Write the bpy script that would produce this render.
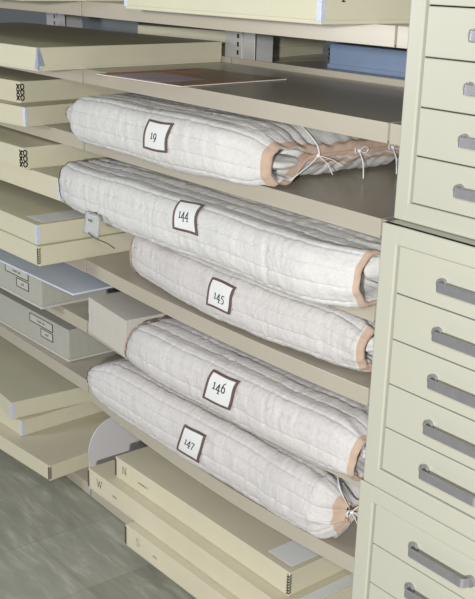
import bpy, bmesh, math, random
from mathutils import Vector, Matrix, noise

random.seed(7)
S = bpy.context.scene
for o in list(bpy.data.objects):
    bpy.data.objects.remove(o)
COL = S.collection
R = math.radians

# ------------------------------------------------------------------ camera
CAM = Vector((0.0, -1.487, 1.663))
YAW, PITCH, ROLL, FPX = R(51.5), R(17.9), R(1.75), 1010.0
fwd = Vector((-math.sin(YAW) * math.cos(PITCH), math.cos(YAW) * math.cos(PITCH), -math.sin(PITCH)))
rt = Vector((math.cos(YAW), math.sin(YAW), 0))
up = rt.cross(fwd)
r2 = math.cos(ROLL) * rt + math.sin(ROLL) * up
u2 = -math.sin(ROLL) * rt + math.cos(ROLL) * up
cd = bpy.data.cameras.new('camera')
cam = bpy.data.objects.new('camera', cd)
COL.objects.link(cam)
cam.matrix_world = Matrix(((r2.x, u2.x, -fwd.x, CAM.x), (r2.y, u2.y, -fwd.y, CAM.y), (r2.z, u2.z, -fwd.z, CAM.z), (0, 0, 0, 1)))
cd.sensor_fit = 'HORIZONTAL'
cd.sensor_width = 36
cd.lens = FPX / 475 * 36
cd.clip_start = 0.05
S.camera = cam

# ------------------------------------------------------------------ light
W = bpy.data.worlds.new('world')
S.world = W
W.use_nodes = True
W.node_tree.nodes['Background'].inputs[0].default_value = (0.86, 0.93, 1.0, 1)
W.node_tree.nodes['Background'].inputs[1].default_value = 0.12


def area(name, loc, rot, sx, sy, power, color):
    l = bpy.data.lights.new(name, 'AREA')
    l.shape = 'RECTANGLE'
    l.size, l.size_y, l.energy, l.color = sx, sy, power, color
    o = bpy.data.objects.new(name, l)
    o.location = loc
    o.rotation_euler = rot
    COL.objects.link(o)
    return o


fl = area('camera_flash', (0, 0, 0), (0, 0, 0), 0.07, 0.05, 9, (1.0, 0.99, 0.97))
fl.location = CAM + u2 * 0.11 - r2 * 0.02 - fwd * 0.02
fl.rotation_euler = cam.matrix_world.to_euler()
fh = Vector((fwd.x, fwd.y, 0)).normalized()
st = area('frontal_fill', (0, 0, 0), (0, 0, 0), 0.12, 0.12, 178, (1.0, 0.99, 0.965))  # added fill behind the camera: flash-like frontal light with gentler falloff
st.location = CAM - fh * 2.0 - rt * 0.55 + Vector((0, 0, 0.2))
st.rotation_euler = (Vector((-1.9, 0, 0.9)) - st.location).to_track_quat('-Z', 'Y').to_euler()
area('aisle_light', (-3.1, -1.5, 2.55), (R(35), 0, 0), 1.8, 0.4, 3, (0.9, 0.95, 1.0))
area('left_fill', (-4.0, -2.9, 1.6), (R(80), 0, R(-18)), 0.7, 0.5, 36, (0.97, 0.98, 1.0))  # added low frontal fill to brighten the left side, not a room fixture
area('back_aisle_light', (-3.0, 1.75, 2.5), (0, 0, 0), 1.6, 0.3, 2, (0.9, 0.95, 1.0))

S.view_settings.view_transform = 'Standard'
S.view_settings.look = 'None'
S.view_settings.exposure = 0.0
S.view_settings.gamma = 1.0
S.view_settings.use_curve_mapping = False


# ------------------------------------------------------------------ materials
def lin(c):
    return tuple((x / 255 / 12.92 if x <= 10 else ((x / 255 + 0.055) / 1.055) ** 2.4) for x in c) + (1,)


def mat(name, rgb, rough=0.6, metal=0.0, spec=0.4, var=0.05, vscale=6.0, bump=0.0, bscale=200.0, tint=None, stretch=(1, 1, 1), coat=0.0):
    m = bpy.data.materials.new(name)
    m.use_nodes = True
    nt = m.node_tree
    b = nt.nodes['Principled BSDF']
    b.inputs['Roughness'].default_value = rough
    b.inputs['Metallic'].default_value = metal
    b.inputs['Specular IOR Level'].default_value = spec
    b.inputs['Coat Weight'].default_value = coat
    tc = nt.nodes.new('ShaderNodeTexCoord')
    mp = nt.nodes.new('ShaderNodeMapping')
    mp.inputs['Scale'].default_value = stretch
    nt.links.new(tc.outputs['Object'], mp.inputs[0])
    nz = nt.nodes.new('ShaderNodeTexNoise')
    nz.inputs['Scale'].default_value = vscale
    nz.inputs['Detail'].default_value = 5
    nt.links.new(mp.outputs[0], nz.inputs['Vector'])
    cr = nt.nodes.new('ShaderNodeValToRGB')
    c = lin(rgb)
    lo = tuple(max(0, x * (1 - var)) for x in c[:3]) + (1,)
    hi = lin(tint) if tint else tuple(min(1, x * (1 + var)) for x in c[:3]) + (1,)
    cr.color_ramp.elements[0].position = 0.3
    cr.color_ramp.elements[1].position = 0.7
    cr.color_ramp.elements[0].color = lo
    cr.color_ramp.elements[1].color = hi
    nt.links.new(nz.outputs[0], cr.inputs[0])
    nt.links.new(cr.outputs[0], b.inputs['Base Color'])
    if bump:
        n2 = nt.nodes.new('ShaderNodeTexNoise')
        n2.inputs['Scale'].default_value = bscale
        n2.inputs['Detail'].default_value = 3
        nt.links.new(mp.outputs[0], n2.inputs['Vector'])
        bp = nt.nodes.new('ShaderNodeBump')
        bp.inputs['Strength'].default_value = bump
        bp.inputs['Distance'].default_value = 0.002
        nt.links.new(n2.outputs[0], bp.inputs['Height'])
        nt.links.new(bp.outputs[0], b.inputs['Normal'])
    return m


M = {}
M['shelf'] = mat('shelf_enamel', (180, 173, 158), 0.28, spec=0.5, var=0.04, vscale=3)
M['lip'] = M['shelf']
M['plate'] = mat('grey_enamel', (200, 198, 200), 0.3, var=0.03)
M['post'] = mat('post_enamel', (182, 182, 180), 0.35, var=0.05)
M['slot'] = mat('slot_black', (26, 25, 24), 0.8)
M['cream'] = mat('cream_card', (205, 201, 177), 0.55, var=0.035, vscale=5, bump=0.08, bscale=90)
M['cream2'] = mat('cream_card_warm', (206, 200, 176), 0.55, var=0.05, vscale=4, bump=0.08, bscale=90)
M['tan'] = mat('tan_card', (190, 180, 150), 0.5, var=0.05, vscale=4, bump=0.08, bscale=90)
M['greybox'] = mat('grey_corrugated_card', (172, 172, 162), 0.7, var=0.05, vscale=30, stretch=(6, 6, 0.4), bump=0.3, bscale=40)
M['kraft'] = mat('beige_card', (194, 190, 182), 0.6, var=0.04, vscale=25, stretch=(5, 5, 0.4))
M['board'] = mat('blue_white_board', (204, 212, 226), 0.45, var=0.03)
M['bluebox'] = mat('blue_grey_card', (138, 158, 188), 0.55, var=0.06)
M['slate'] = mat('slate_card', (140, 146, 152), 0.6, var=0.08)
M['metal'] = mat('tin_edging', (205, 212, 228), 0.45, metal=0.15, var=0.12, vscale=160, bump=0.8, bscale=260)
M['clip'] = mat('black_clip', (18, 18, 18), 0.4)
M['staple'] = mat('dull_staple', (84, 80, 70), 0.45, metal=0.4)
M['paper'] = mat('white_paper', (224, 226, 226), 0.7, var=0.02)
M['holder'] = mat('holder_card', (186, 186, 178), 0.7, var=0.03)
M['ink'] = mat('black_ink', (40, 38, 38), 0.7)
M['faint'] = mat('faint_ink', (120, 114, 96), 0.7)
M['brown'] = mat('brown_binding', (100, 80, 76), 0.8, var=0.1, vscale=60, bump=0.3)
M['cotton'] = mat('offwhite_quilting', (209, 208, 206), 0.9, spec=0.15, var=0.045, vscale=130, bump=0.7, bscale=300)
M['cotton_warm'] = mat('offwhite_quilting_warm', (206, 203, 202), 0.9, spec=0.15, var=0.045, vscale=130, bump=0.7, bscale=300)
M['pink'] = mat('pink_twill', (192, 168, 150), 0.9, spec=0.15, var=0.07, vscale=60, bump=0.4, bscale=600)
M['lining'] = mat('lining_cloth', (170, 158, 148), 0.9, spec=0.1)
M['tape'] = mat('cotton_tape', (226, 228, 230), 0.6, var=0.04, vscale=80)
M['cabinet'] = mat('cream_green_enamel', (168, 168, 155), 0.32, spec=0.5, var=0.02, vscale=2)
M['gap'] = mat('drawer_gap', (70, 70, 60), 0.9)
M['chrome'] = mat('brushed_chrome', (165, 165, 168), 0.38, metal=0.75, var=0.05, vscale=60)
M['tie'] = mat('dark_cord', (92, 86, 74), 0.8)
M['photo'] = mat('folder_print', (212, 172, 176), 0.35, var=0.2, vscale=22, tint=(188, 196, 222))
M['folder'] = mat('brown_folder', (170, 142, 110), 0.35, var=0.12, vscale=9)
M['rust'] = mat('rust_red_print', (184, 100, 74), 0.4, var=0.2, vscale=20)
M['wall'] = mat('wall_paint', (150, 158, 164), 0.8)


def floor_mat():
    m = bpy.data.materials.new('marbled_vinyl_tile')
    m.use_nodes = True
    nt = m.node_tree
    N, L = nt.nodes, nt.links
    b = N['Principled BSDF']
    b.inputs['Roughness'].default_value = 0.42
    tc = N.new('ShaderNodeTexCoord')
    br = N.new('ShaderNodeTexBrick')
    br.offset = 0
    br.inputs['Scale'].default_value = 1
    br.inputs['Brick Width'].default_value = 0.3048
    br.inputs['Row Height'].default_value = 0.3048
    br.inputs['Mortar Size'].default_value = 0.0012
    br.inputs['Mortar Smooth'].default_value = 0.4
    br.inputs['Bias'].default_value = 0
    br.inputs['Color1'].default_value = (0, 0, 0, 1)
    br.inputs['Color2'].default_value = (1, 1, 1, 1)
    mo = N.new('ShaderNodeMapping')
    mo.inputs['Location'].default_value = (TX, TY, 0)
    L.new(tc.outputs['Object'], mo.inputs[0])
    L.new(mo.outputs[0], br.inputs['Vector'])
    mp = N.new('ShaderNodeMapping')
    mp.inputs['Scale'].default_value = (1.6, 7.5, 1)
    mp.inputs['Rotation'].default_value = (0, 0, R(24))
    L.new(tc.outputs['Object'], mp.inputs[0])
    nz = N.new('ShaderNodeTexNoise')
    nz.inputs['Scale'].default_value = 3.2
    nz.inputs['Detail'].default_value = 9
    nz.inputs['Roughness'].default_value = 0.66
    nz.inputs['Distortion'].default_value = 0.35
    L.new(mp.outputs[0], nz.inputs['Vector'])
    cr = N.new('ShaderNodeValToRGB')
    e = cr.color_ramp.elements
    e[0].position, e[0].color = 0.34, lin((138, 140, 125))
    e[1].position, e[1].color = 0.74, lin((196, 196, 182))
    k = e.new(0.52)
    k.color = lin((152, 153, 139))
    L.new(nz.outputs[0], cr.inputs[0])
    hs = N.new('ShaderNodeMix')
    hs.data_type = 'RGBA'
    hs.inputs[0].default_value = 0.1
    L.new(cr.outputs[0], hs.inputs[6])
    L.new(br.outputs['Color'], hs.inputs[7])
    mx = N.new('ShaderNodeMix')
    mx.data_type = 'RGBA'
    L.new(br.outputs['Fac'], mx.inputs[0])
    L.new(hs.outputs[2], mx.inputs[6])
    mx.inputs[7].default_value = lin((140, 142, 128))
    L.new(mx.outputs[2], b.inputs['Base Color'])
    return m


TX, TY = 0.0366, -0.035
M['floor'] = floor_mat()


# ------------------------------------------------------------------ helpers
def link(name, bm, m, parent=None, smooth=False):
    me = bpy.data.meshes.new(name)
    bmesh.ops.recalc_face_normals(bm, faces=bm.faces)
    bm.to_mesh(me)
    bm.free()
    me.materials.append(m)
    if smooth:
        for p in me.polygons:
            p.use_smooth = True
    o = bpy.data.objects.new(name, me)
    COL.objects.link(o)
    if parent is not None:
        o.parent = parent
    return o


def tag(o, label=None, cat=None, group=None, kind=None):
    if label:
        o['label'] = label
    if cat:
        o['category'] = cat
    if group:
        o['group'] = group
    if kind:
        o['kind'] = kind
    return o


def empty(name, loc, rz=0, label=None, cat=None, group=None):
    o = bpy.data.objects.new(name, None)
    o.empty_display_size = 0.05
    o.location = loc
    o.rotation_euler = (0, 0, rz)
    COL.objects.link(o)
    return tag(o, label, cat, group)


def bx(bm, x0, x1, y0, y1, z0, z1, bev=0.0, seg=2):
    t = bmesh.new()
    vs = [t.verts.new(p) for p in ((x0, y0, z0), (x1, y0, z0), (x1, y1, z0), (x0, y1, z0), (x0, y0, z1), (x1, y0, z1), (x1, y1, z1), (x0, y1, z1))]
    for f in ((0, 3, 2, 1), (4, 5, 6, 7), (0, 1, 5, 4), (1, 2, 6, 5), (2, 3, 7, 6), (3, 0, 4, 7)):
        t.faces.new([vs[i] for i in f])
    if bev:
        bmesh.ops.bevel(t, geom=list(t.edges), offset=bev, segments=seg, affect='EDGES', profile=0.5)
    me = bpy.data.meshes.new('tmp')
    t.to_mesh(me)
    t.free()
    bm.from_mesh(me)
    bpy.data.meshes.remove(me)
    return bm


def tube(bm, pts, r, n=8, flat=1.0, rfun=None, updir=(0, 0, 1)):
    pts = [Vector(p) for p in pts]
    rings = []
    for i, p in enumerate(pts):
        d = (pts[min(i + 1, len(pts) - 1)] - pts[max(i - 1, 0)]).normalized()
        a = Vector(updir).cross(d)
        if a.length < 1e-4:
            a = Vector((1, 0, 0)).cross(d)
        a.normalize()
        b = d.cross(a)
        rr = r if rfun is None else r * rfun(i / (len(pts) - 1))
        rings.append([bm.verts.new(p + a * math.cos(2 * math.pi * k / n) * rr + b * math.sin(2 * math.pi * k / n) * rr * flat) for k in range(n)])
    for i in range(len(rings) - 1):
        for k in range(n):
            bm.faces.new((rings[i][k], rings[i][(k + 1) % n], rings[i + 1][(k + 1) % n], rings[i + 1][k]))
    bm.faces.new(rings[0][::-1])
    bm.faces.new(rings[-1])
    return bm


def smoothpts(pts, n=6):
    pts = [Vector(p) for p in pts]
    out = []
    for i in range(len(pts) - 1):
        p0, p1, p2, p3 = pts[max(i - 1, 0)], pts[i], pts[i + 1], pts[min(i + 2, len(pts) - 1)]
        for k in range(n):
            t = k / n
            out.append(0.5 * ((2 * p1) + (p2 - p0) * t + (2 * p0 - 5 * p1 + 4 * p2 - p3) * t * t + (3 * p1 - p0 - 3 * p2 + p3) * t ** 3))
    out.append(pts[-1])
    return out


# strokes for characters: polylines in a unit cell (x right, y up, baseline 0, x-height .62)
def arc(cx, cy, rx, ry, a0, a1, n=12):
    return [(cx + rx * math.cos(R(a0 + (a1 - a0) * i / n)), cy + ry * math.sin(R(a0 + (a1 - a0) * i / n))) for i in range(n + 1)]


GLYPH = {
    '1': (0.42, [[(0.2, 0.0), (0.2, 0.62)], [(0.05, 0.0), (0.36, 0.0)], [(0.05, 0.56), (0.2, 0.62)]]),
    '4': (0.62, [[(0.40, -0.28), (0.40, 0.66), (0.02, 0.04), (0.6, 0.04)], [(0.3, -0.28), (0.54, -0.28)]]),
    '5': (0.55, [[(0.5, 0.64), (0.16, 0.62), (0.12, 0.3)] + arc(0.2, 0.03, 0.26, 0.29, 80, -110)]),
    '6': (0.58, [[(0.48, 0.98), (0.26, 0.82), (0.1, 0.5), (0.07, 0.3)] + arc(0.3, 0.27, 0.23, 0.28, 180, 540, 18)]),
    '7': (0.55, [[(0.04, 0.52), (0.06, 0.6), (0.5, 0.6), (0.3, 0.1), (0.22, -0.28)]]),
    '9': (0.58, [arc(0.28, 0.34, 0.22, 0.28, 0, 360, 18) + [(0.5, 0.2), (0.42, -0.06), (0.16, -0.32)]]),
    'N': (0.9, [[(0.12, 0), (0.12, 0.95), (0.75, 0.0), (0.75, 0.95)], [(0.0, 0.0), (0.24, 0.0)], [(0.63, 0.95), (0.87, 0.95)]]),
    'W': (1.1, [[(0.0, 0.95), (0.28, 0.0), (0.52, 0.9), (0.76, 0.0), (1.04, 0.95)], [(-0.08, 0.95), (0.12, 0.95)], [(0.92, 0.95), (1.1, 0.95)]]),
    'S': (0.7, [arc(0.32, 0.7, 0.26, 0.24, 20, 270) + arc(0.32, 0.23, 0.28, 0.23, 90, -160)]),
    'p': (0.6, [[(0.12, 0.62), (0.12, -0.32)], [(0.0, -0.32), (0.26, -0.32)], arc(0.3, 0.32, 0.2, 0.3, 150, -150)]),
    '~': (0.45, [[(0.0, 0.0), (0.1, 0.55), (0.2, 0.05), (0.3, 0.5), (0.4, 0.1)]]),
    'o': (0.5, [arc(0.22, 0.28, 0.18, 0.26, 0, 360)]),
    'l': (0.25, [[(0.1, 0), (0.1, 0.9)]]),
    ' ': (0.35, []),
}


def write(bm, text, place, h, w=0.1, mirror=False):
    """place(u, v) -> Vector for metric u right, v up"""
    x = 0
    tot = sum(GLYPH[c][0] + 0.1 for c in text) - 0.1
    for c in text:
        adv, strokes = GLYPH[c]
        for st in strokes:
            seg = []
            for a, b in zip(st[:-1], st[1:]):
                m_ = max(1, int(math.dist(a, b) / 0.14))
                seg += [((a[0] + (b[0] - a[0]) * j / m_, a[1] + (b[1] - a[1]) * j / m_), (a[0] + (b[0] - a[0]) * (j + 1) / m_, a[1] + (b[1] - a[1]) * (j + 1) / m_)) for j in range(m_)]
            for a, b in seg:
                ax, ay, bx_, by = (x + a[0] - tot / 2) * h, a[1] * h, (x + b[0] - tot / 2) * h, b[1] * h
                dx, dy = bx_ - ax, by - ay
                l = math.hypot(dx, dy) or 1e-6
                wx = w * (1.15 if abs(dy) > abs(dx) else 0.75)
                nx, ny = -dy / l * wx * h / 2, dx / l * wx * h / 2
                ex, ey = dx / l * w * h * 0.3, dy / l * w * h * 0.3
                q = [(ax - ex + nx, ay - ey + ny), (ax - ex - nx, ay - ey - ny), (bx_ + ex - nx, by + ey - ny), (bx_ + ex + nx, by + ey + ny)]
                f = bm.faces.new([bm.verts.new(place(*p)) for p in q])
        x += adv + 0.1
    return tot * h

# ------------------------------------------------------------------ setting
tag(link('floor', bx(bmesh.new(), -7, 2.5, -3.5, 2.6, -0.05, 0), M['floor']), kind='structure')
tag(link('wall_back', bx(bmesh.new(), -7, 2.5, 2.3, 2.4, 0, 2.8), M['wall']), kind='structure')

# ------------------------------------------------------------------ shelving
ZS = [1.575, 1.388, 1.192, 1.008, 0.813, 0.616, 0.407, 0.045]
BAYS = [('left', -3.836, -2.6235), ('middle', -2.6175, -1.4045), ('right', -1.3985, -0.18)]
LIP = 0.041
names = ['top', 'second', 'third', 'fourth', 'fifth', 'sixth', 'seventh', 'bottom']
holds_b = ['carrying a large cream box', 'with a brown folder lying on it', 'holding quilt bundle 19', 'holding quilt bundle 144',
           'holding quilt bundle 145', 'holding quilt bundle 146 and a small beige box', 'holding quilt bundle 147', 'carrying the cream boxes marked N, W and S']
holds_a = ['carrying a cream box at the upper left corner', 'under the big dark-topped cream box', 'under the first pair of cream boxes with black clips', 'under the second pair with black clips',
           'under two cream boxes topped by a white label', 'under the grey box with a blue-white board', 'under the lower grey box', 'carrying three cream boxes above the floor']


SAG = {(1, 4): (0.013, 0.002), (1, 5): (0.019, 0.0), (1, 6): (0.031, -0.014), (0, 6): (0.0, 0.006)}   # loaded shelves bow


def shelf(x0, x1, yf, yb, z, label, flip=1, sag=0.0):
    """flip=1: lip faces the camera aisle; y measured from the front lip"""
    t = empty('metal_shelf', ((x0 + x1) / 2, yf, z - LIP), 0, label, 'shelf', 'steel shelves of the shelving unit')
    w = (x1 - x0) / 2
    d = abs(yb - yf)
    s = flip
    bm = bmesh.new()
    bx(bm, -w, w, min(0.002 * s, s * d), max(0.002 * s, s * d), LIP - 0.0016, LIP, 0)
    bx(bm, -w, -w + 0.0016, min(0.003 * s, s * d), max(0.003 * s, s * d), 0.004, LIP - 0.001, 0)
    bx(bm, w - 0.0016, w, min(0.003 * s, s * d), max(0.003 * s, s * d), 0.004, LIP - 0.001, 0)
    link('shelf_deck', bm, M['shelf'], t)
    bm = bmesh.new()
    a, b = sorted((0.0, 0.0022 * s))
    bx(bm, -w, w, a, b, 0, LIP + 0.0004, 0.0009, 2)
    a, b = sorted((0.001 * s, 0.016 * s))
    bx(bm, -w, w, a, b, 0, 0.0016, 0)
    link('front_lip', bm, M['lip'], t)
    bm = bmesh.new()
    a, b = sorted((s * d, s * (d - 0.002)))
    bx(bm, -w, w, a, b, 0.006, LIP + (0.018 if s > 0 else 0.0), 0.0008, 1)
    link('back_flange', bm, M['shelf'], t)
    if sag:
        for ch in t.children:
            bm = bmesh.new()
            bm.from_mesh(ch.data)
            for k in range(1, 20):
                bmesh.ops.bisect_plane(bm, geom=list(bm.verts) + list(bm.edges) + list(bm.faces), plane_co=(-w + 2 * w * k / 20, 0, 0), plane_no=(1, 0, 0))
            for v in bm.verts:
                v.co.z -= sag * max(0.0, 1 - (v.co.x / w) ** 2)
            bm.to_mesh(ch.data)
            bm.free()
    return t


for bi, (bn, x0, x1) in enumerate(BAYS):
    for i, z in enumerate(ZS):
        if bi == 2 and i > 2:
            continue
        h = holds_a[i] if bi == 0 else holds_b[i] if bi == 1 else 'running on behind the drawer cabinets'
        sg, dz = SAG.get((bi, i), (0.0, 0.0))
        shelf(x0, x1, 0.0, 0.545, z + dz, '%s shelf of the %s bay, %s' % (names[i], bn, h), sag=sg)
for bi, (bn, x0, x1) in enumerate(BAYS[:2]):
    for i in (0, 1):
        shelf(x0, x1, 1.205, 0.665, ZS[i], '%s steel shelf on the far side of the shelving, behind the %s bay' % (names[i], bn), flip=-1)


def post(x, label):
    t = empty('shelving_post', (x, 0.605, 0), 0, label, 'shelving post', 'upright steel posts of the shelving')
    bm = bmesh.new()
    bx(bm, -0.052, 0.100, -0.05, -0.046, 0.0, 2.2, 0.001, 1)
    bx(bm, -0.030, 0.072, -0.0462, 0.05, 0.0, 2.2, 0.002, 1)
    link('column', bm, M['post'], t)
    bm = bmesh.new()
    bx(bm, 0.030, 0.042, -0.055, -0.0495, 0.0, 2.2, 0.001, 1)
    link('ridge', bm, M['post'], t)
    bm = bmesh.new()
    for k in range(70):
        z = 0.12 + k * 0.0254
        bx(bm, 0.012, 0.020, -0.0512, -0.0495, z, z + 0.014, 0)
    link('slot_strip', bm, M['slot'], t)
    return t


post(-2.6205, 'upright grey steel post with slots at the back, between the left and middle bays')
post(-1.4015, 'upright grey steel post at the back beside the drawer cabinets')
post(-3.838, 'upright grey steel post at the far left end of the shelving')

# rounded divider plate at the end of the bottom shelf
bm = bmesh.new()
outl = [(0.0, 0.002)] + [(0.0, 0.12)] + [(0.1 - 0.1 * math.cos(R(a)), 0.12 + 0.103 * math.sin(R(a))) for a in range(6, 91, 6)] + [(0.54, 0.223), (0.54, 0.002)]
prof = []
for xx in (-0.0015, 0.0015):
    prof.append([bm.verts.new((xx, y, z)) for y, z in outl])
bm.faces.new(prof[0])
bm.faces.new(prof[1][::-1])
n = len(outl)
for i in range(n):
    bm.faces.new((prof[0][i], prof[0][(i + 1) % n], prof[1][(i + 1) % n], prof[1][i]))
t = empty('divider_plate', (-2.6145, -0.004, 0.045), 0, 'grey steel divider plate with a rounded front corner, left of the marked boxes', 'shelf divider')
link('plate', bm, M['plate'], t)
bm = bmesh.new()
rim = [(0, -0.0005, z) for z in (-0.035, 0.0, 0.06, 0.12)] + [(0, y - 0.0005, z + 0.0005) for y, z in outl[2:-2]] + [(0, 0.4, 0.2235)]
tube(bm, rim, 0.0024, 6)
link('rolled_edge', bm, M['plate'], t, smooth=True)


# ------------------------------------------------------------------ archival boxes
def abox(name, corner, rz, w, d, h, m, label, cat='box', group=None, edge=None, lidm=None, lip=0.012, thick=0.0015, left_edge=None, ends=True):
    """corner = bottom front-right corner; local x runs left (negative), y back"""
    t = empty(name, corner, R(rz), label, cat, group)
    bm = bmesh.new()
    bx(bm, -w + thick, -thick, thick, d - thick, 0.0, h * 0.5, 0.001, 1)
    link('base_tray', bm, M[m], t)
    bm = bmesh.new()
    bx(bm, -w, 0, 0, d, lip * 0.35, h, 0.0022, 2)
    link('lid', bm, M[lidm or m], t)
    for e, xx, sgn in ((edge, 0, 1), (left_edge, -w, -1)):
        if e == 'metal':
            bm = bmesh.new()
            a, b = sorted((xx, xx - sgn * 0.011))
            bx(bm, a, b, -0.0009, 0.0005, lip * 0.3, h - 0.002, 0.0003, 1)
            a, b = sorted((xx - sgn * 0.0005, xx + sgn * 0.0009))
            bx(bm, a, b, -0.0009, 0.011, lip * 0.3, h - 0.002, 0.0003, 1)
            link('metal_corner_edging', bm, M['metal'], t)
        elif e == 'clips':
            nr = 3
            for k in range(nr):
                z = h * (0.24 + 0.26 * k)
                bm = bmesh.new()
                q = 0.0072
                for s_ in (-1, 1):
                    tube(bm, [(-0.010 - q, -0.0012, z + s_ * q), (-0.010 + q, -0.0012, z - s_ * q)], 0.0021, 5)
                ring = [(0.0012, 0.007 + 0.0062 * math.cos(2 * math.pi * j / 10), z + 0.008 * math.sin(2 * math.pi * j / 10)) for j in range(11)]
                tube(bm, ring, 0.0018, 5, updir=(1, 0, 0))
                tube(bm, [(-0.010 + q, -0.001, z + q), (0.0014, -0.001, z + q * 0.7), (0.0014, 0.004, z + q)], 0.0016, 5)
                link('corner_clip', bm, M['clip'], t)
        elif e == 'staples':
            nr = 7
            bm = bmesh.new()
            for k in range(nr):
                z = h * (0.12 + 0.115 * k)
                tube(bm, [(xx - sgn * 0.008, -0.001, z), (xx + sgn * 0.0008, -0.001, z + 0.002), (xx + sgn * 0.0012, 0.006, z + 0.006)], 0.0017, 5)
                tube(bm, [(xx - sgn * 0.002, -0.001, z), (xx - sgn * 0.006, -0.001, z + 0.008)], 0.0014, 5)
            link('corner_stitching', bm, M['staple'], t)
    return t


GL = 'cream flat boxes in the left bay'
# top shelf
b = abox('archival_box', (-2.578, -0.2, 1.5755), 4, 1.0, 0.7, 0.075, 'cream', 'cream box on the top shelf at the upper left corner', group='boxes on the top shelf', edge='metal')
b = abox('archival_box', (-1.448, -0.157, 1.5755), 1.0, 0.672, 0.5, 0.10, 'cream', 'large cream box with a black letter p on its right side, on the top shelf', group='boxes on the top shelf', edge='metal', left_edge='metal', lip=0.02)
bm = bmesh.new()
write(bm, 'p', lambda u, v: Vector((0.0006, 0.062 + u, 0.052 + v)), 0.030, 0.12)
link('letter_mark', bm, M['ink'], b)
# second shelf, left bay: big dark-topped box
b = abox('archival_box', (-2.581, -0.162, 1.3885), 6.5, 1.15, 0.70, 0.064, 'cream', 'big flat cream box with a wide flaring tin corner patch', group=GL, lip=0.014)
bm = bmesh.new()
f1 = [(-0.016, -0.0012, 0.006), (0.0012, -0.0012, 0.003), (0.0012, -0.0012, 0.062), (-0.003, -0.0012, 0.062)]
f2 = [(0.0012, -0.0012, 0.003), (0.0012, 0.024, 0.006), (0.0012, 0.006, 0.062), (0.0012, -0.0012, 0.062)]
for f in (f1, f2):
    bm.faces.new([bm.verts.new(p) for p in f])
bmesh.ops.solidify(bm, geom=list(bm.faces), thickness=0.0006)
link('metal_corner_edging', bm, M['metal'], b)
bm = bmesh.new()
bx(bm, 0.0, 0.0016, 0.004, 0.695, 0.006, 0.014, 0.0006, 1)
link('lid_rim', bm, M['cream'], b)
# third shelf
abox('archival_box', (-2.854, -0.071, 1.1925), 9, 0.95, 0.55, 0.061, 'cream', 'flat cream box with tin corner, directly under the higher box with black clips', group=GL, edge='metal')
abox('archival_box', (-2.945, -0.040, 1.2540), 7, 0.85, 0.52, 0.067, 'cream', 'cream box with black corner clips, the higher of the two with clips', group=GL, edge='clips', lidm='cream')
# fourth shelf
abox('archival_box', (-2.612, -0.088, 1.0085), 2, 1.1, 0.5, 0.067, 'cream2', 'flat cream box with pale tin corner touching the left end of bundle 144', group=GL, edge='metal')
abox('archival_box', (-2.785, -0.117, 1.0760), 3, 0.95, 0.5, 0.067, 'cream', 'cream box with black corner clips, the lower of the two with clips', group=GL, edge='clips')
# fifth shelf
abox('archival_box', (-2.630, -0.154, 0.8135), 2, 1.1, 0.60, 0.061, 'cream', 'flat cream box with stitched dark corner, lower of two under the tag', group=GL, edge='staples')
b = abox('archival_box', (-2.646, -0.150, 0.8750), 1.2, 1.1, 0.55, 0.062, 'cream', 'flat cream box with white paper label on its lid, beside the hanging tag', group=GL, edge='metal')
bm = bmesh.new()
bx(bm, -0.115, -0.02, 0.03, 0.26, 0.0622, 0.0628)
link('paper_label', bm, M['paper'], b)


def holders(b, x, z, w1, w2):
    for k, (ww, zz, txt) in enumerate(((w1, z, 'l~o~~ o~~'), (w2, z - 0.035, '~o~l'))):
        bm = bmesh.new()
        bx(bm, x - ww, x, -0.0012, 0.0002, zz, zz + 0.026, 0.0004, 1)
        h = link('label_holder', bm, M['holder'], b)
        bm = bmesh.new()
        for q in ((x - ww - 0.002, x + 0.002, zz - 0.002, zz), (x - ww - 0.002, x + 0.002, zz + 0.026, zz + 0.0275), (x - ww - 0.002, x - ww, zz, zz + 0.026), (x, x + 0.002, zz, zz + 0.026)):
            bx(bm, q[0], q[1], -0.0024, 0.0002, q[2], q[3])
        link('holder_frame', bm, M['staple'], h)
        bm = bmesh.new()
        write(bm, txt, lambda u, v: Vector((x - ww / 2 + u, -0.0016, zz + 0.009 + v)), 0.011, 0.11)
        link('faint_writing', bm, M['faint'], h)


# sixth and seventh shelves: grey storage boxes
for cx, cy, z, label, hx in ((-2.797, -0.064, 0.6165, 'upper grey corrugated box with two label holders, under the blue-white board', -0.085), (-2.798, 0.030, 0.4140, 'lower of the two grey corrugated boxes with label holders, near bundle 147', -0.105)):
    b = abox('storage_box', (cx, cy, z), 1.5, 0.95, 0.46, 0.112, 'greybox', label, group='grey storage boxes in the left bay', lip=0.03)
    bm = bmesh.new()
    bx(bm, -0.953, 0.003, -0.003, 0.463, 0.0, 0.008, 0.001, 1)
    link('bottom_rim', bm, M['kraft'], b)
    holders(b, hx, 0.074, 0.155, 0.078)
t = empty('backing_board', (-2.56, -0.081, 0.7290), R(2.5), 'thin blue-white board lying on the upper grey box', 'board')
link('board', bx(bmesh.new(), -0.95, 0, 0, 0.42, 0, 0.006, 0.001, 1), M['board'], t)

# bottom shelf, left bay
abox('archival_box', (-2.714, -0.097, 0.0455), 6, 1.0, 0.5, 0.055, 'cream2', 'lowest flat cream box of the three near the floor, jutting out furthest', group=GL, edge='staples')
abox('archival_box', (-2.966, -0.071, 0.1010), 4, 0.8, 0.5, 0.058, 'cream', 'middle flat cream box of the three near the floor in the left bay', group=GL, edge='metal')
abox('archival_box', (-2.997, -0.091, 0.1595), -3, 0.8, 0.52, 0.063, 'cream', 'topmost flat cream box of the three near the floor in the left bay', group=GL, edge='metal')

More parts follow.
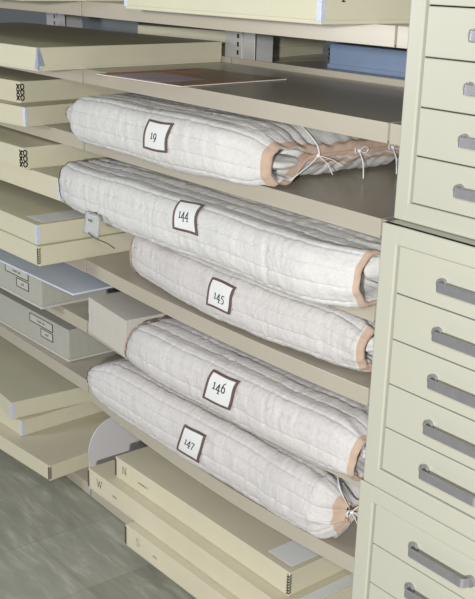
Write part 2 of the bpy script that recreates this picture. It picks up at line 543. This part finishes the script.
# bottom shelf, middle bay: S, W, N
LX = {'S': 0.066, 'W': 0.066, 'N': 0.050}
GB = 'long cream boxes at the foot of the middle bay'
for cx, cy, z, rz, w, h, m, ch, label, squig in (
        (-1.46, -0.075, 0.0455, 1.9, 0.78, 0.069, 'cream2', 'S', 'long cream box marked with a handwritten S, lowest of its stack', '~o~'),
        (-1.545, -0.055, 0.1155, 1.4, 0.948, 0.069, 'cream2', 'W', 'long cream box marked with a handwritten W, in the middle of its stack', 'o~l~'),
        (-1.606, -0.018, 0.1855, 1.6, 0.787, 0.069, 'cream2', 'N', 'long cream box marked with a handwritten N, on top of its stack', '~o~~~o~ l')):
    b = abox('archival_box', (cx, cy, z), rz, w, 0.44, h, m, label, group=GB, edge='staples', left_edge='staples')
    bm = bmesh.new()
    write(bm, ch, lambda u, v: Vector((-w + LX[ch] + u, -0.0004, 0.028 + v)), 0.025, 0.075)
    link('letter_mark', bm, M['faint'] if ch == 'S' else M['ink'], b)
    bm = bmesh.new()
    write(bm, squig, lambda u, v: Vector((-w + 0.15 + u, -0.0004, 0.030 + v)), 0.011, 0.09)
    link('faint_writing', bm, M['faint'], b)
    if ch == 'N':
        link('paper_label', bx(bmesh.new(), -0.108, -0.018, 0.024, 0.135, 0.0692, 0.0698), M['paper'], b)
    if ch == 'W':
        link('paper_label', bx(bmesh.new(), -0.040, -0.004, 0.05, 0.25, 0.0692, 0.0698), M['paper'], b)
        bm = bmesh.new()
        write(bm, '~~l~~', lambda u, v: Vector((-0.085 + u, -0.0004, 0.048 + v)), 0.012, 0.16)
        write(bm, 'lll~l', lambda u, v: Vector((-0.085 + u, -0.0004, 0.030 + v)), 0.012, 0.14)
        link('faint_writing', bm, M['faint'], b)

# small beige box on the sixth shelf
t = empty('card_box', (-2.318, -0.050, 0.6035), R(-2.0), 'small plain beige box at the left end of quilt bundle 146', 'box')
t.rotation_euler[1] = 0.043
link('box_body', bx(bmesh.new(), -0.222, -0.001, 0.001, 0.34, 0, 0.100, 0.0015, 1), M['kraft'], t)
link('lid', bx(bmesh.new(), -0.223, 0, 0, 0.341, 0.06, 0.112, 0.002, 2), M['kraft'], t)

# folder on the second shelf
t = empty('folder', (-2.095, -0.020, 1.3885), R(6), 'thin brown folder with a reddish printed corner, lying on an otherwise bare shelf', 'folder')
link('cover', bx(bmesh.new(), -0.35, 0, 0, 0.38, 0.0, 0.0035, 0.0006, 1), M['folder'], t)
link('page_edge', bx(bmesh.new(), -0.3505, 0.0008, -0.0008, 0.3805, 0.001, 0.0026), M['paper'], t)
link('printed_panel', bx(bmesh.new(), -0.30, -0.09, 0.008, 0.16, 0.0036, 0.0039), M['photo'], t)
bm = bmesh.new()
bx(bm, -0.347, -0.31, 0.006, 0.36, 0.0036, 0.0039)
bx(bm, -0.31, -0.16, 0.19, 0.215, 0.0036, 0.0039)
link('red_border', bm, M['rust'], t)

# far-side boxes seen between the shelves
t = abox('storage_box', (-1.80, 0.74, 1.3885), 0, 0.575, 0.42, 0.075, 'bluebox', 'blue-grey box on the far side, at the right end of the second shelf', group='boxes on the far side', left_edge=None)
link('bottom_rim', bx(bmesh.new(), -0.578, 0.003, -0.004, 0.1, 0.0, 0.014, 0.001, 1), M['bluebox'], t)
for k in range(3):
    bm = bmesh.new()
    tube(bm, [(-0.574, -0.002, 0.024 + k * 0.014), (-0.577, -0.002, 0.030 + k * 0.014), (-0.577, 0.006, 0.032 + k * 0.014)], 0.002, 5)
    link('corner_clip', bm, M['clip'], t)
abox('archival_box', (-2.70, 0.715, 1.3885), 16, 0.55, 0.42, 0.034, 'cream', 'pale flat box on the far side behind the post, lower of two', group='boxes on the far side')
abox('archival_box', (-2.70, 0.720, 1.4228), 15, 0.55, 0.42, 0.050, 'cream', 'pale flat box on the far side behind the post, upper of two', group='boxes on the far side')
abox('storage_box', (-3.45, 0.72, 1.3885), 0, 0.38, 0.42, 0.10, 'slate', 'grey box on the far side, behind the big dark-topped box', group='boxes on the far side')


# ------------------------------------------------------------------ drawer cabinets
def handle(parent, x, z):
    """pull: x = left foot centre, local cabinet front plane y=0"""
    L = 0.104
    bm = bmesh.new()
    n = 14
    path = []
    for i in range(n + 1):
        path.append((x - 0.001 + 0.008 * (1 - math.cos(math.pi / 2 * i / n)), -0.002 - 0.014 * math.sin(math.pi / 2 * i / n)))
    right = [(2 * x + L - p[0], p[1]) for p in path[::-1]]
    path = path + right
    hw = 0.0068
    rings = []
    for i, (px_, py_) in enumerate(path):
        a = path[max(i - 1, 0)]
        b2 = path[min(i + 1, len(path) - 1)]
        dx, dy = b2[0] - a[0], b2[1] - a[1]
        l = math.hypot(dx, dy)
        nx, ny = -dy / l * 0.0016, dx / l * 0.0016
        rings.append([bm.verts.new((px_ + nx, py_ + ny, z - hw)), bm.verts.new((px_ + nx, py_ + ny, z + hw)), bm.verts.new((px_ - nx, py_ - ny, z + hw)), bm.verts.new((px_ - nx, py_ - ny, z - hw))])
    for i in range(len(rings) - 1):
        for k in range(4):
            bm.faces.new((rings[i][k], rings[i][(k + 1) % 4], rings[i + 1][(k + 1) % 4], rings[i + 1][k]))
    bm.faces.new(rings[0])
    bm.faces.new(rings[-1])
    bmesh.ops.bevel(bm, geom=[e for e in bm.edges], offset=0.0005, segments=1, affect='EDGES')
    for xx in (x, x + L):
        mt_ = Matrix.Translation((xx, -0.0028, z)) @ Matrix.Rotation(R(90), 4, 'X')
        bmesh.ops.create_cone(bm, cap_ends=True, segments=20, radius1=0.0086, radius2=0.0078, depth=0.0055, matrix=mt_)
    h = link('handle', bm, M['chrome'], parent)
    return h


def cabinet(x0, y0, z0, H, label, drawers=5, stile=0.030, top=0.027, bot=0.031, W_=1.03, D_=0.44):
    t = empty('drawer_cabinet', (x0, y0, z0), 0, label, 'cabinet', 'cream metal drawer cabinets stacked at the right')
    bm = bmesh.new()
    bx(bm, 0, 0.0016, 0.003, D_, 0, H)
    bx(bm, W_ - 0.0016, W_, 0.003, D_, 0, H)
    bx(bm, 0, W_, 0.003, D_, H - 0.0016, H)
    bx(bm, 0, W_, 0.003, D_, 0, 0.0016)
    bx(bm, 0, W_, D_ - 0.0016, D_, 0, H)
    link('case', bm, M['cabinet'], t)
    bm = bmesh.new()
    bx(bm, 0, stile, 0, 0.012, 0, H, 0.0022, 2)
    bx(bm, W_ - stile, W_, 0, 0.012, 0, H, 0.0022, 2)
    bx(bm, 0.0005, W_ - 0.0005, 0.0001, 0.012, H - top, H, 0.0022, 2)
    bx(bm, 0.0005, W_ - 0.0005, 0.0001, 0.012, 0, bot, 0.0022, 2)
    link('front_frame', bm, M['cabinet'], t)
    pitch = (H - top - bot) / drawers
    for k in range(drawers):
        zt = H - top - k * pitch
        bm = bmesh.new()
        bx(bm, stile + 0.003, W_ - stile - 0.003, 0.0035, 0.016, zt - pitch + 0.0008, zt - 0.0008, 0.0014, 2)
        bx(bm, stile + 0.01, stile + 0.012, 0.016, D_ - 0.03, zt - pitch + 0.004, zt - 0.02)
        bx(bm, W_ - stile - 0.012, W_ - stile - 0.01, 0.016, D_ - 0.03, zt - pitch + 0.004, zt - 0.02)
        bx(bm, stile + 0.01, W_ - stile - 0.01, 0.016, D_ - 0.03, zt - pitch + 0.002, zt - pitch + 0.004)
        d = link('drawer', bm, M['cabinet'], t)
        for hx in (stile + 0.084, W_ - stile - 0.084 - 0.104):
            h = handle(d, hx, zt - pitch * 0.5)
            h.location = (0, 0.0035, 0)
    return t


cabinet(-0.949, -0.458, 1.3430, 0.397, 'uppermost cream drawer cabinet at the right, cut off by the top of the photo', top=0.044, bot=0.0265, stile=0.026)
cabinet(-0.9425, -0.487, 0.9455, 0.397, 'middle cream drawer cabinet at the right, all five drawers in view')
cabinet(-0.9485, -0.487, 0.5475, 0.397, 'lower cream drawer cabinet at the right, cut off by the bottom edge of the photo')
t = empty('cabinet_base', (-0.94, -0.48, 0), 0, 'plain cream base unit carrying the stacked drawer cabinets', 'base')
link('base_case', bx(bmesh.new(), 0, 1.02, 0, 0.43, 0.0, 0.546, 0.003, 2), M['cabinet'], t)


# ---- quilt bundle surface (pure maths, used for mesh, labels and hems)
def cat1(xs, vs, x):
    if x <= xs[0]:
        return vs[0]
    if x >= xs[-1]:
        return vs[-1]
    for i in range(len(xs) - 1):
        if x <= xs[i + 1]:
            break
    t = (x - xs[i]) / (xs[i + 1] - xs[i])
    # monotone-ish hermite
    def sl(j):
        if j == 0:
            return (vs[1] - vs[0]) / (xs[1] - xs[0])
        if j == len(xs) - 1:
            return (vs[-1] - vs[-2]) / (xs[-1] - xs[-2])
        a = (vs[j] - vs[j - 1]) / (xs[j] - xs[j - 1])
        b = (vs[j + 1] - vs[j]) / (xs[j + 1] - xs[j])
        return 0 if a * b <= 0 else 2 * a * b / (a + b)
    h = xs[i + 1] - xs[i]
    m0, m1 = sl(i) * h, sl(i + 1) * h
    return (2 * t ** 3 - 3 * t * t + 1) * vs[i] + (t ** 3 - 2 * t * t + t) * m0 + (-2 * t ** 3 + 3 * t * t) * vs[i + 1] + (t ** 3 - t * t) * m1


def sgnp(v, e):
    return math.copysign(abs(v) ** e, v)


class Roll:
    # st: list of (x, yFront, yBack, zBottom, zTop)
    def __init__(self, st, n=2.5, shear=(0, 0), closed=None, gape=None, seed=0, k=1.0, sag=0.0, bow=(0, 0)):
        self.k, self.sag, self.bow = k, sag, bow
        self.xs = [s[0] for s in st]
        self.v = [[s[k] for s in st] for k in range(1, 5)]
        self.n, self.shear, self.closed, self.seed = n, shear, closed, seed
        self.x0, self.x1 = self.xs[0], self.xs[-1]
        self.zmid = (st[len(st) // 2][3] + st[len(st) // 2][4]) / 2
        # arc-uniform theta table from the middle station
        xm = (self.x0 + self.x1) / 2
        N = 720
        pts = [self.raw(xm, -math.pi + 2 * math.pi * i / N) for i in range(N + 1)]
        acc = [0]
        for a, b in zip(pts[:-1], pts[1:]):
            acc.append(acc[-1] + math.dist(a, b))
        self.per = acc[-1]
        mid = acc[N // 2]
        self.tab = [(a - mid, -math.pi + 2 * math.pi * i / N) for i, a in enumerate(acc)]

    def raw(self, x, th):
        f, b, z0, z1 = [cat1(self.xs, v, x) for v in self.v]
        yc, a, zc, h = (f + b) / 2, (b - f) / 2, (z0 + z1) / 2, (z1 - z0) / 2
        c, s = math.cos(th), math.sin(th)
        e = 2 / self.n
        ry = min(a, h * self.k)
        y = yc - (a - ry) * max(-1, min(1, c / 0.3)) - ry * sgnp(c, e)
        z = zc + h * sgnp(s, e)
        if self.sag and y < 0.0:      # the overhanging front sags over the lip
            q = min(1, -y / 0.06)
            z -= self.sag * q * q * (3 - 2 * q) * (0.5 - 0.5 * s)
        if self.closed:      # mouth tied shut: flatten the far part of the end ring
            xs_, yo, yc_, zl, hf = self.closed   # blend start x, gape end y, fully closed y, line z, half height
            w = max(0, min(1, (x - xs_) / (self.x1 - xs_)))
            w = w ** 1.8
            g = max(0, min(1, (y - yo) / (yc_ - yo)))
            g = g * g * (3 - 2 * g) * w
            z = z * (1 - g) + (zl + hf * s) * g
        t_ = max(0.0, 1 - ((x + 2.011) / 0.6065) ** 2)     # follows the bowed shelf below and above
        z -= t_ * (self.bow[0] * (0.5 - 0.5 * s) + self.bow[1] * (0.5 + 0.5 * s))
        # slanted ends
        tl = max(0, 1 - (x - self.x0) / 0.12)
        tr = max(0, 1 - (self.x1 - x) / 0.12)
        return (x + (tl * self.shear[0] + tr * self.shear[1]) * (z - self.zmid), y, z)

    def th(self, s):
        # s: arc length from the front-most line, + up
        t = self.tab
        lo, hi = 0, len(t) - 1
        s = max(t[0][0], min(t[-1][0], s))
        while hi - lo > 1:
            m = (lo + hi) // 2
            if t[m][0] <= s:
                lo = m
            else:
                hi = m
        k = (s - t[lo][0]) / max(1e-9, t[hi][0] - t[lo][0])
        return t[lo][1] + k * (t[hi][1] - t[lo][1])

    def base(self, x, s):
        return self.raw(x, self.th(s))


ROLLS = {
    '19': dict(st=[(-2.668, -0.03, 0.36, 1.261, 1.267), (-2.655, -0.040, 0.38, 1.255, 1.275), (-2.57, -0.075, 0.44, 1.225, 1.303), (-2.49, -0.108, 0.46, 1.200, 1.332), (-2.2, -0.125, 0.47, 1.203, 1.339), (-1.95, -0.125, 0.46, 1.203, 1.340),
                   (-1.84, -0.11, 0.46, 1.203, 1.337), (-1.78, -0.075, 0.45, 1.199, 1.322), (-1.735, -0.035, 0.43, 1.204, 1.292)],
               closed=(-1.81, 0.03, 0.10, 1.266, 0.017), sag=0.008, n=2.6, seed=1),
    '144': dict(st=[(-2.598, -0.085, 0.25, 1.015, 1.120), (-2.592, -0.10, 0.28, 1.013, 1.126), (-2.54, -0.125, 0.30, 1.013, 1.136), (-2.40, -0.145, 0.32, 1.013, 1.141), (-2.1, -0.148, 0.33, 1.013, 1.147), (-1.7, -0.148, 0.32, 1.013, 1.148),
                    (-1.50, -0.150, 0.30, 1.014, 1.148), (-1.42, -0.130, 0.27, 1.018, 1.146), (-1.375, -0.112, 0.24, 1.026, 1.146), (-1.362, -0.103, 0.22, 1.034, 1.144)],
                sag=0.011, n=2.6, seed=2),
    '145': dict(st=[(-2.405, 0.035, 0.30, 0.824, 0.945), (-2.40, 0.02, 0.33, 0.820, 0.952), (-2.30, 0.0, 0.35, 0.818, 0.957), (-1.9, -0.025, 0.36, 0.818, 0.959), (-1.6, -0.01, 0.36, 0.818, 0.956), (-1.50, 0.0, 0.33, 0.822, 0.950),
                    (-1.455, 0.0, 0.28, 0.832, 0.940), (-1.445, 0.01, 0.25, 0.838, 0.932)], bow=(0.013, 0.0), n=2.6, seed=3),
    '146': dict(st=[(-2.262, -0.06, 0.20, 0.624, 0.733), (-2.255, -0.08, 0.23, 0.622, 0.740), (-2.20, -0.10, 0.26, 0.621, 0.754), (-2.1, -0.105, 0.28, 0.621, 0.760), (-1.7, -0.105, 0.28, 0.621, 0.764), (-1.5, -0.105, 0.27, 0.621, 0.764),
                    (-1.42, -0.102, 0.25, 0.621, 0.760), (-1.37, -0.092, 0.22, 0.624, 0.745), (-1.355, -0.085, 0.20, 0.626, 0.735)], shear=(0.45, 0.1), sag=0.0, bow=(0.019, 0.013), n=2.6, seed=4),
    '147': dict(st=[(-2.560, -0.03, 0.28, 0.455, 0.475), (-2.55, -0.045, 0.30, 0.445, 0.490), (-2.48, -0.07, 0.33, 0.417, 0.535), (-2.40, -0.068, 0.35, 0.404, 0.560), (-2.1, -0.055, 0.36, 0.400, 0.568), (-1.75, -0.045, 0.36, 0.400, 0.568),
                    (-1.60, -0.055, 0.36, 0.400, 0.570), (-1.52, -0.055, 0.35, 0.403, 0.564), (-1.472, -0.03, 0.33, 0.425, 0.538), (-1.455, 0.0, 0.32, 0.455, 0.515)],
                closed=(-1.56, 0.0, 0.05, 0.490, 0.015), bow=(0.031, 0.019), n=2.6, seed=5),
}


def cloth_disp(x, s, seed, sp=0.043, off=0.012, fine=True):
    """height of the quilting above the base surface; s = arc length"""
    lump = 0.0045 * noise.noise(Vector((x * 6 + seed * 11, s * 8, 0.3))) - 0.0035
    if not fine:
        return lump
    wob = 0.005 * noise.noise(Vector((x * 6, seed * 3.1, s * 2))) + 0.0012 * noise.noise(Vector((x * 50, seed, s)))
    k = (s + off + wob) / sp
    d = abs(k - round(k)) * sp
    puff = 0.0022 * (1 - math.exp(-(d / 0.010))) - 0.0022 * math.exp(-(d / 0.0019) ** 2)
    kx = (x + 0.016 * noise.noise(Vector((s * 7, seed * 1.7, 0.0)))) / 0.17
    dx = abs(kx - round(kx)) * 0.17
    puff -= 0.0007 * math.exp(-(dx / 0.003) ** 2)
    near = 0.25 + 1.0 * math.exp(-d / 0.010)
    patch = 0.5 + noise.noise(Vector((x * 9 + seed * 3, s * 15, 6.0)))
    pk = noise.noise(Vector((x * 62 + seed + s * 10, s * 10, 4.4)))
    v = 0.0034 * near * patch * pk
    w_ = abs(noise.noise(Vector((x * 17 + s * 9 + seed * 5, s * 13 - x * 4, 8.1))))
    v += 0.0031 * (0.25 - w_)
    v += 0.0008 * noise.noise(Vector((x * 120, s * 70, seed + 2.2)))
    return puff + v + lump


def roll_surface(r, x, s, off=0.0, disp=True, fade=1.0, fine=True):
    e = 0.002
    p = Vector(r.base(x, s))
    a = Vector(r.base(x + e, s)) - Vector(r.base(x - e, s))
    b = Vector(r.base(x, s + e)) - Vector(r.base(x, s - e))
    nrm = a.cross(b)
    if nrm.length < 1e-12:
        nrm = Vector((0, -1, 0))
    nrm.normalize()
    if nrm.dot(p - Vector((p.x, *centre(r, x)))) < 0:
        nrm = -nrm
    return p + nrm * (off + (cloth_disp(x, s, r.seed, fine=fine) * fade if disp else 0))


def centre(r, x):
    f, b, z0, z1 = [cat1(r.xs, v, x) for v in r.v]
    return ((f + b) / 2, (z0 + z1) / 2)


def grid_faces(bm, rows, closed):
    for i in range(len(rows) - 1):
        n_ = len(rows[i])
        for k in range(n_ if closed else n_ - 1):
            bm.faces.new((rows[i][k], rows[i][(k + 1) % n_], rows[i + 1][(k + 1) % n_], rows[i + 1][k]))


LABELS = {
    '19': [(-2.0907, 0.0482), (-1.9899, 0.0516), (-2.0029, -0.0205), (-2.1047, -0.0233)],
    '144': [(-1.9511, 0.0774), (-1.863, 0.0815), (-1.8377, 0.0059), (-1.9396, 0.0036)],
    '145': [(-1.9531, 0.0504), (-1.854, 0.0498), (-1.8682, -0.0245), (-1.9656, -0.0251)],
    '146': [(-1.841, 0.0586), (-1.7359, 0.0612), (-1.7547, -0.0209), (-1.8658, -0.025)],
    '147': [(-2.0223, 0.0475), (-1.9278, 0.0482), (-1.9517, -0.0405), (-2.0532, -0.0393)],
}
QB = 'numbered quilt bundles'


def bow(bm, c, sc=1.0, tails=((0.01, -0.02, -0.035), (0.03, 0.01, -0.03)), loops=True):
    c = Vector(c)
    if loops:
        for sg in (-1, 1):
            lp = [c, c + Vector((0.004, sg * 0.012, 0.010)) * sc, c + Vector((0.008, sg * 0.022, 0.006)) * sc, c + Vector((0.006, sg * 0.016, -0.004)) * sc, c]
            tube(bm, smoothpts(lp), 0.0022 * sc, 6, flat=0.5)
    for t_ in tails:
        t_ = Vector(t_) * sc
        tube(bm, smoothpts([c, c + t_ * 0.45 + Vector((0.006, 0, 0.004)), c + t_]), 0.0021 * sc, 6, flat=0.5)
    bmesh.ops.create_uvsphere(bm, u_segments=10, v_segments=8, radius=0.0052 * sc, matrix=Matrix.Translation(c))


def quilt(num, label, cloth='cotton', hem_r=0.028, hem_l=0.014, face=0.12):
    r = Roll(**ROLLS[num])
    y_, z_ = centre(r, -2.0)
    org = Vector((-2.0, y_, r.v[2][4]))
    t = empty('quilt_bundle', org, 0, label, 'rolled quilt', QB)
    NX, NS = 400, 210
    bm = bmesh.new()
    rows = []
    xa, xb = r.x0, r.x1
    L_ = xb - xa
    xs = [xa + L_ * i / NX for i in range(NX + 1)]
    # finer rings close to the ends
    xs = [xa + L_ * k for k in (0, 0.001, 0.002)] + xs[1:-1] + [xb - L_ * k for k in (0.002, 0.001, 0)]
    # arc sampling denser in front (|s| small)
    ss = []
    for k in range(NS):
        q = -1 + 2 * k / NS
        ss.append(0.5 * r.per * (0.34 * q + 0.66 * q ** 3))
    def fade(x):
        return min(1, max(0.12, min(x - xa, xb - x) / 0.02))
    def shrink(c, cen, dx, sc):
        y = cen.y + (c.y - cen.y) * (1 - (1 - sc) * 0.55)
        z = cen.z + (c.z - cen.z) * sc
        if r.closed:
            zl = r.closed[3] - org.z
            yw = c.y + org.y
            g = max(0, min(1, (yw - r.closed[1]) / (r.closed[2] - r.closed[1])))
            k_ = 1 - g * 0.97 * min(1, (1 - sc) / 0.12)
            z = z * (1 - g) + (zl + (c.z - zl) * k_) * g
        return Vector((c.x + dx, y, z))
    def pt(x, s, o=0.0):
        g = roll_surface(r, x, s, o, fade=fade(x))
        # gathers running away from a tied or hemmed end
        m = max(0.0, 1 - (xb - x) / 0.13)
        if m > 0:
            g.z += (0.020 if num == '147' else 0.008) * m * noise.noise(Vector((x * 9, s * 34 + x * 8, r.seed)))
            g.y += (0.012 if num == '147' else 0.004) * m * noise.noise(Vector((x * 4, s * 34, r.seed + 7)))
        m = max(0.0, 1 - (x - xa) / 0.08)
        if m > 0:
            g.z += 0.004 * m * noise.noise(Vector((x * 5, s * 36, r.seed + 3)))
        return g - org
    hr, hl = [], []
    for x in xs:
        rows.append([bm.verts.new(pt(x, s)) for s in ss])
    grid_faces(bm, rows, True)
    # close the left end
    c0 = bm.verts.new(sum((v.co for v in rows[0]), Vector()) / NS + Vector((0.004, 0, 0)))
    for k in range(NS):
        bm.faces.new((rows[0][(k + 1) % NS], rows[0][k], c0))
    # turned-in lining: from the mouth inwards
    prev = rows[-1]
    cen = sum((v.co for v in prev), Vector()) / NS
    depth = [(0.002, 0.96), (0.003, 0.9), (-0.004, 0.9 - face), (-0.03, 0.88 - face), (-0.075, 0.84 - face)]
    inn = []
    for dx, sc in depth:
        ring = []
        for v in rows[-1]:
            q = cen + (v.co - cen) * 1.0
            ring.append(bm.verts.new(shrink(v.co, cen, dx, sc)))
        inn.append(ring)
    grid_faces(bm, [rows[-1]] + inn, True)
    bm.faces.new(inn[-1])
    cover = link('quilted_cover', bm, M[cloth], t, smooth=True)
    # pink hem around the mouth, on the outside and folded in
    bm = bmesh.new()
    hr = []
    n_h = 8
    for i in range(n_h + 1):
        x = xb - hem_r * (1 - i / n_h) + 0.0002
        hr.append([bm.verts.new(pt(min(x, xb), s, 0.0016)) for s in ss])
    last = hr[-1]
    cen = sum((v.co for v in last), Vector()) / NS
    for dx, sc in ((0.003, 0.97), (0.0055, 0.90), (0.0055, 1 - face), (0.0, 0.97 - face), (-0.03, 0.96 - face)):
        hr.append([bm.verts.new(shrink(v.co, cen, dx, sc)) for v in last])
    grid_faces(bm, hr, True)
    link('pink_hem', bm, M['pink'], t, smooth=True)
    bm = bmesh.new()
    hl = []
    for i in range(21):
        x = xa + hem_l * (i / 20)
        hl.append([bm.verts.new(pt(x, s, 0.0028)) for s in ss])
    grid_faces(bm, hl, True)
    link('pink_hem', bm, M['pink'], t, smooth=True)
    # the number label, sewn on
    cs = LABELS[num]
    def lab(u, v, o):
        # u 0..1 right, v 0..1 down; bulge sides slightly
        tx = [(1 - u) * (1 - v), u * (1 - v), u * v, (1 - u) * v]
        x = sum(w_ * c[0] for w_, c in zip(tx, cs)) + 0.0022 * math.sin(v * 6.5 + r.seed) * (0.4 + 0.6 * u)
        s = sum(w_ * c[1] for w_, c in zip(tx, cs)) + 0.0012 * math.sin(u * 5 + r.seed * 2)
        return roll_surface(r, x, s, o + 0.0028, fine=False) - org
    bm = bmesh.new()
    N = 26
    rows_ = [[bm.verts.new(lab(0.04 + 0.92 * i / N, 0.04 + 0.92 * j / N, 0.0026)) for i in range(N + 1)] for j in range(N + 1)]
    grid_faces(bm, rows_, False)
    lb = link('number_label', bm, M['paper'], t, smooth=True)
    bm = bmesh.new()
    bw = 0.075
    prof_ = []
    for q in range(4 * N):
        side, k = divmod(q, N)
        f_ = k / N
        o_ = [(f_, 0), (1, f_), (1 - f_, 1), (0, 1 - f_)][side]
        i_ = [(bw + (1 - 2 * bw) * f_, bw), (1 - bw, bw + (1 - 2 * bw) * f_), (1 - bw - (1 - 2 * bw) * f_, 1 - bw), (bw, 1 - bw - (1 - 2 * bw) * f_)][side]
        m_ = ((o_[0] + i_[0]) / 2, (o_[1] + i_[1]) / 2)
        prof_.append([bm.verts.new(lab(*o_, 0.0006)), bm.verts.new(lab(*o_, 0.0032)), bm.verts.new(lab(*m_, 0.0046)), bm.verts.new(lab(*i_, 0.0034)), bm.verts.new(lab(*i_, 0.0008))])
    prof_.append(prof_[0])
    for i in range(len(prof_) - 1):
        for k in range(4):
            bm.faces.new((prof_[i][k], prof_[i][k + 1], prof_[i + 1][k + 1], prof_[i + 1][k]))
    link('brown_border', bm, M['brown'], lb, smooth=False)
    bm = bmesh.new()
    wl = math.dist(lab(0, 0.5, 0), lab(1, 0.5, 0))
    hl_ = math.dist(lab(0.5, 0, 0), lab(0.5, 1, 0))
    write(bm, num, lambda u, v: lab(NU[num][0] + u / wl, NU[num][1] - v / hl_, 0.0034), NU[num][2], 0.12)
    link('printed_number', bm, M['ink'], lb)
    return t, r, org


NU = {'19': (0.44, 0.60, 0.022), '144': (0.46, 0.60, 0.021), '145': (0.52, 0.66, 0.023), '146': (0.47, 0.52, 0.026), '147': (0.47, 0.60, 0.024)}

q19, r19, o19 = quilt('19', 'highest quilt bundle, labelled 19, its right end gaping and tied with white tapes', hem_r=0.011, face=0.14, hem_l=0.022)
q144, r144, o144 = quilt('144', 'fat quilt bundle labelled 144, second from the top, with a round pink-hemmed mouth', cloth='cotton', hem_r=0.004, face=0.16)
q145, r145, o145 = quilt('145', 'quilt bundle labelled 145, set back on the shelf right under bundle 144', cloth='cotton_warm', hem_r=0.006, face=0.24)
q146, r146, o146 = quilt('146', 'quilt bundle labelled 146, second from the bottom, next to the small beige box', cloth='cotton_warm', hem_l=0.018, hem_r=0.008, face=0.14)
q147, r147, o147 = quilt('147', 'lowest quilt bundle, labelled 147, above the long cream boxes', cloth='cotton_warm', hem_l=0.026, hem_r=0.012)

# tapes, bows and what shows inside the mouths
def blob(c, sx, sy, sz, seed, m, name, parent, org, n=(40, 24)):
    bm = bmesh.new()
    bmesh.ops.create_uvsphere(bm, u_segments=n[0], v_segments=n[1], radius=1.0)
    for v in bm.verts:
        k = 1 + 0.16 * noise.noise(v.co * 2.3 + Vector((seed, 0, 0)))
        v.co = Vector((v.co.x * sx * k, v.co.y * sy * k, v.co.z * sz * k)) + Vector(c) - org
    return link(name, bm, m, parent, smooth=True)


blob((-1.785, 0.035, 1.246), 0.05, 0.065, 0.016, 3, M['cotton'], 'quilt_inside', q19, o19)
for y in (0.112, 0.245, 0.36):
    bm = bmesh.new()
    c = Vector((-1.724, y, 1.264)) - o19
    lp = [c + Vector((-0.07, 0.0, 0.064)), c + Vector((-0.035, 0, 0.045)), c + Vector((-0.004, 0, 0.022)), c + Vector((0.004, 0, 0)), c + Vector((-0.004, 0, -0.02)), c + Vector((-0.03, 0.0, -0.055))]
    if y < 0.2:
        tube(bm, smoothpts(lp[:4]), 0.0028, 6, flat=0.5)
        tube(bm, smoothpts([c, c + Vector((0.0, -0.03, -0.022)), c + Vector((-0.01, -0.075, -0.052))]), 0.0025, 6, flat=0.5)
    bow(bm, c, 1.0, tails=((0.03, 0.05, -0.025), (0.02, 0.03, -0.045)) if y < 0.2 else ((0.02, 0.0, -0.064), (-0.05, 0.01, 0.03)), loops=y > 0.2)
    link('tie_tape', bm, M['tape'], q19, smooth=True)

blob((-1.40, 0.07, 1.093), 0.03, 0.12, 0.042, 9, M['cotton'], 'quilt_inside', q144, o144)
blob((-1.455, 0.13, 0.885), 0.025, 0.09, 0.030, 12, M['cotton'], 'quilt_inside', q145, o145)
blob((-1.395, 0.07, 0.665), 0.025, 0.08, 0.028, 14, M['cotton'], 'quilt_inside', q146, o146)
bm = bmesh.new()
for y in (0.02, 0.13):
    bow(bm, Vector((-1.447, y, 0.487)) - o147, 1.1, tails=((0.012, 0.02, -0.07), (0.02, 0.03, -0.03)))
link('tie_tape', bm, M['tape'], q147, smooth=True)
bm = bmesh.new()
c = Vector((-1.50, 0.02, 0.56)) - o147
tube(bm, smoothpts([c, c + Vector((0.04, -0.03, -0.01)), c + Vector((0.055, -0.01, -0.06))]), 0.0022, 6, flat=0.5)
link('tie_tape', bm, M['tape'], q147, smooth=True)

# hanging tag
t = empty('hanging_tag', (-2.302, -0.165, 1.042), R(2), 'small white paper tag hanging below the left end of quilt bundle 144', 'tag')
bm = bmesh.new()
TG = [(-0.027, 0, 0.004), (0.047, 0, 0.004), (0.026, 0, -0.066), (-0.051, 0, -0.062)]
N = 8
rows_ = []
for j in range(N + 1):
    v = j / N
    row = []
    for i in range(N + 1):
        u = i / N
        p = Vector(TG[0]) * (1 - u) * (1 - v) + Vector(TG[1]) * u * (1 - v) + Vector(TG[2]) * u * v + Vector(TG[3]) * (1 - u) * v
        p.y = 0.004 * math.sin(v * 2.6) + 0.004 * v
        row.append(bm.verts.new(p))
    rows_.append(row)
grid_faces(bm, rows_, False)
bmesh.ops.solidify(bm, geom=list(bm.faces), thickness=0.0008)
link('tag_card', bm, M['paper'], t, smooth=True)
bm = bmesh.new()
write(bm, '~o~', lambda u, v: Vector((-0.002 + u, 0.0, -0.022 + v)), 0.012, 0.12)
link('faint_writing', bm, M['faint'], t)
bm = bmesh.new()
tube(bm, smoothpts([(-0.005, -0.004, -0.052), (0.03, -0.008, -0.058), (0.075, 0.0, -0.063), (0.11, 0.004, -0.071)]), 0.0016, 6)
tube(bm, smoothpts([(0.0, -0.001, 0.001), (0.008, 0.012, 0.004), (0.0, 0.018, -0.002)]), 0.0014, 6)
link('dark_cord', bm, M['tie'], t, smooth=True)
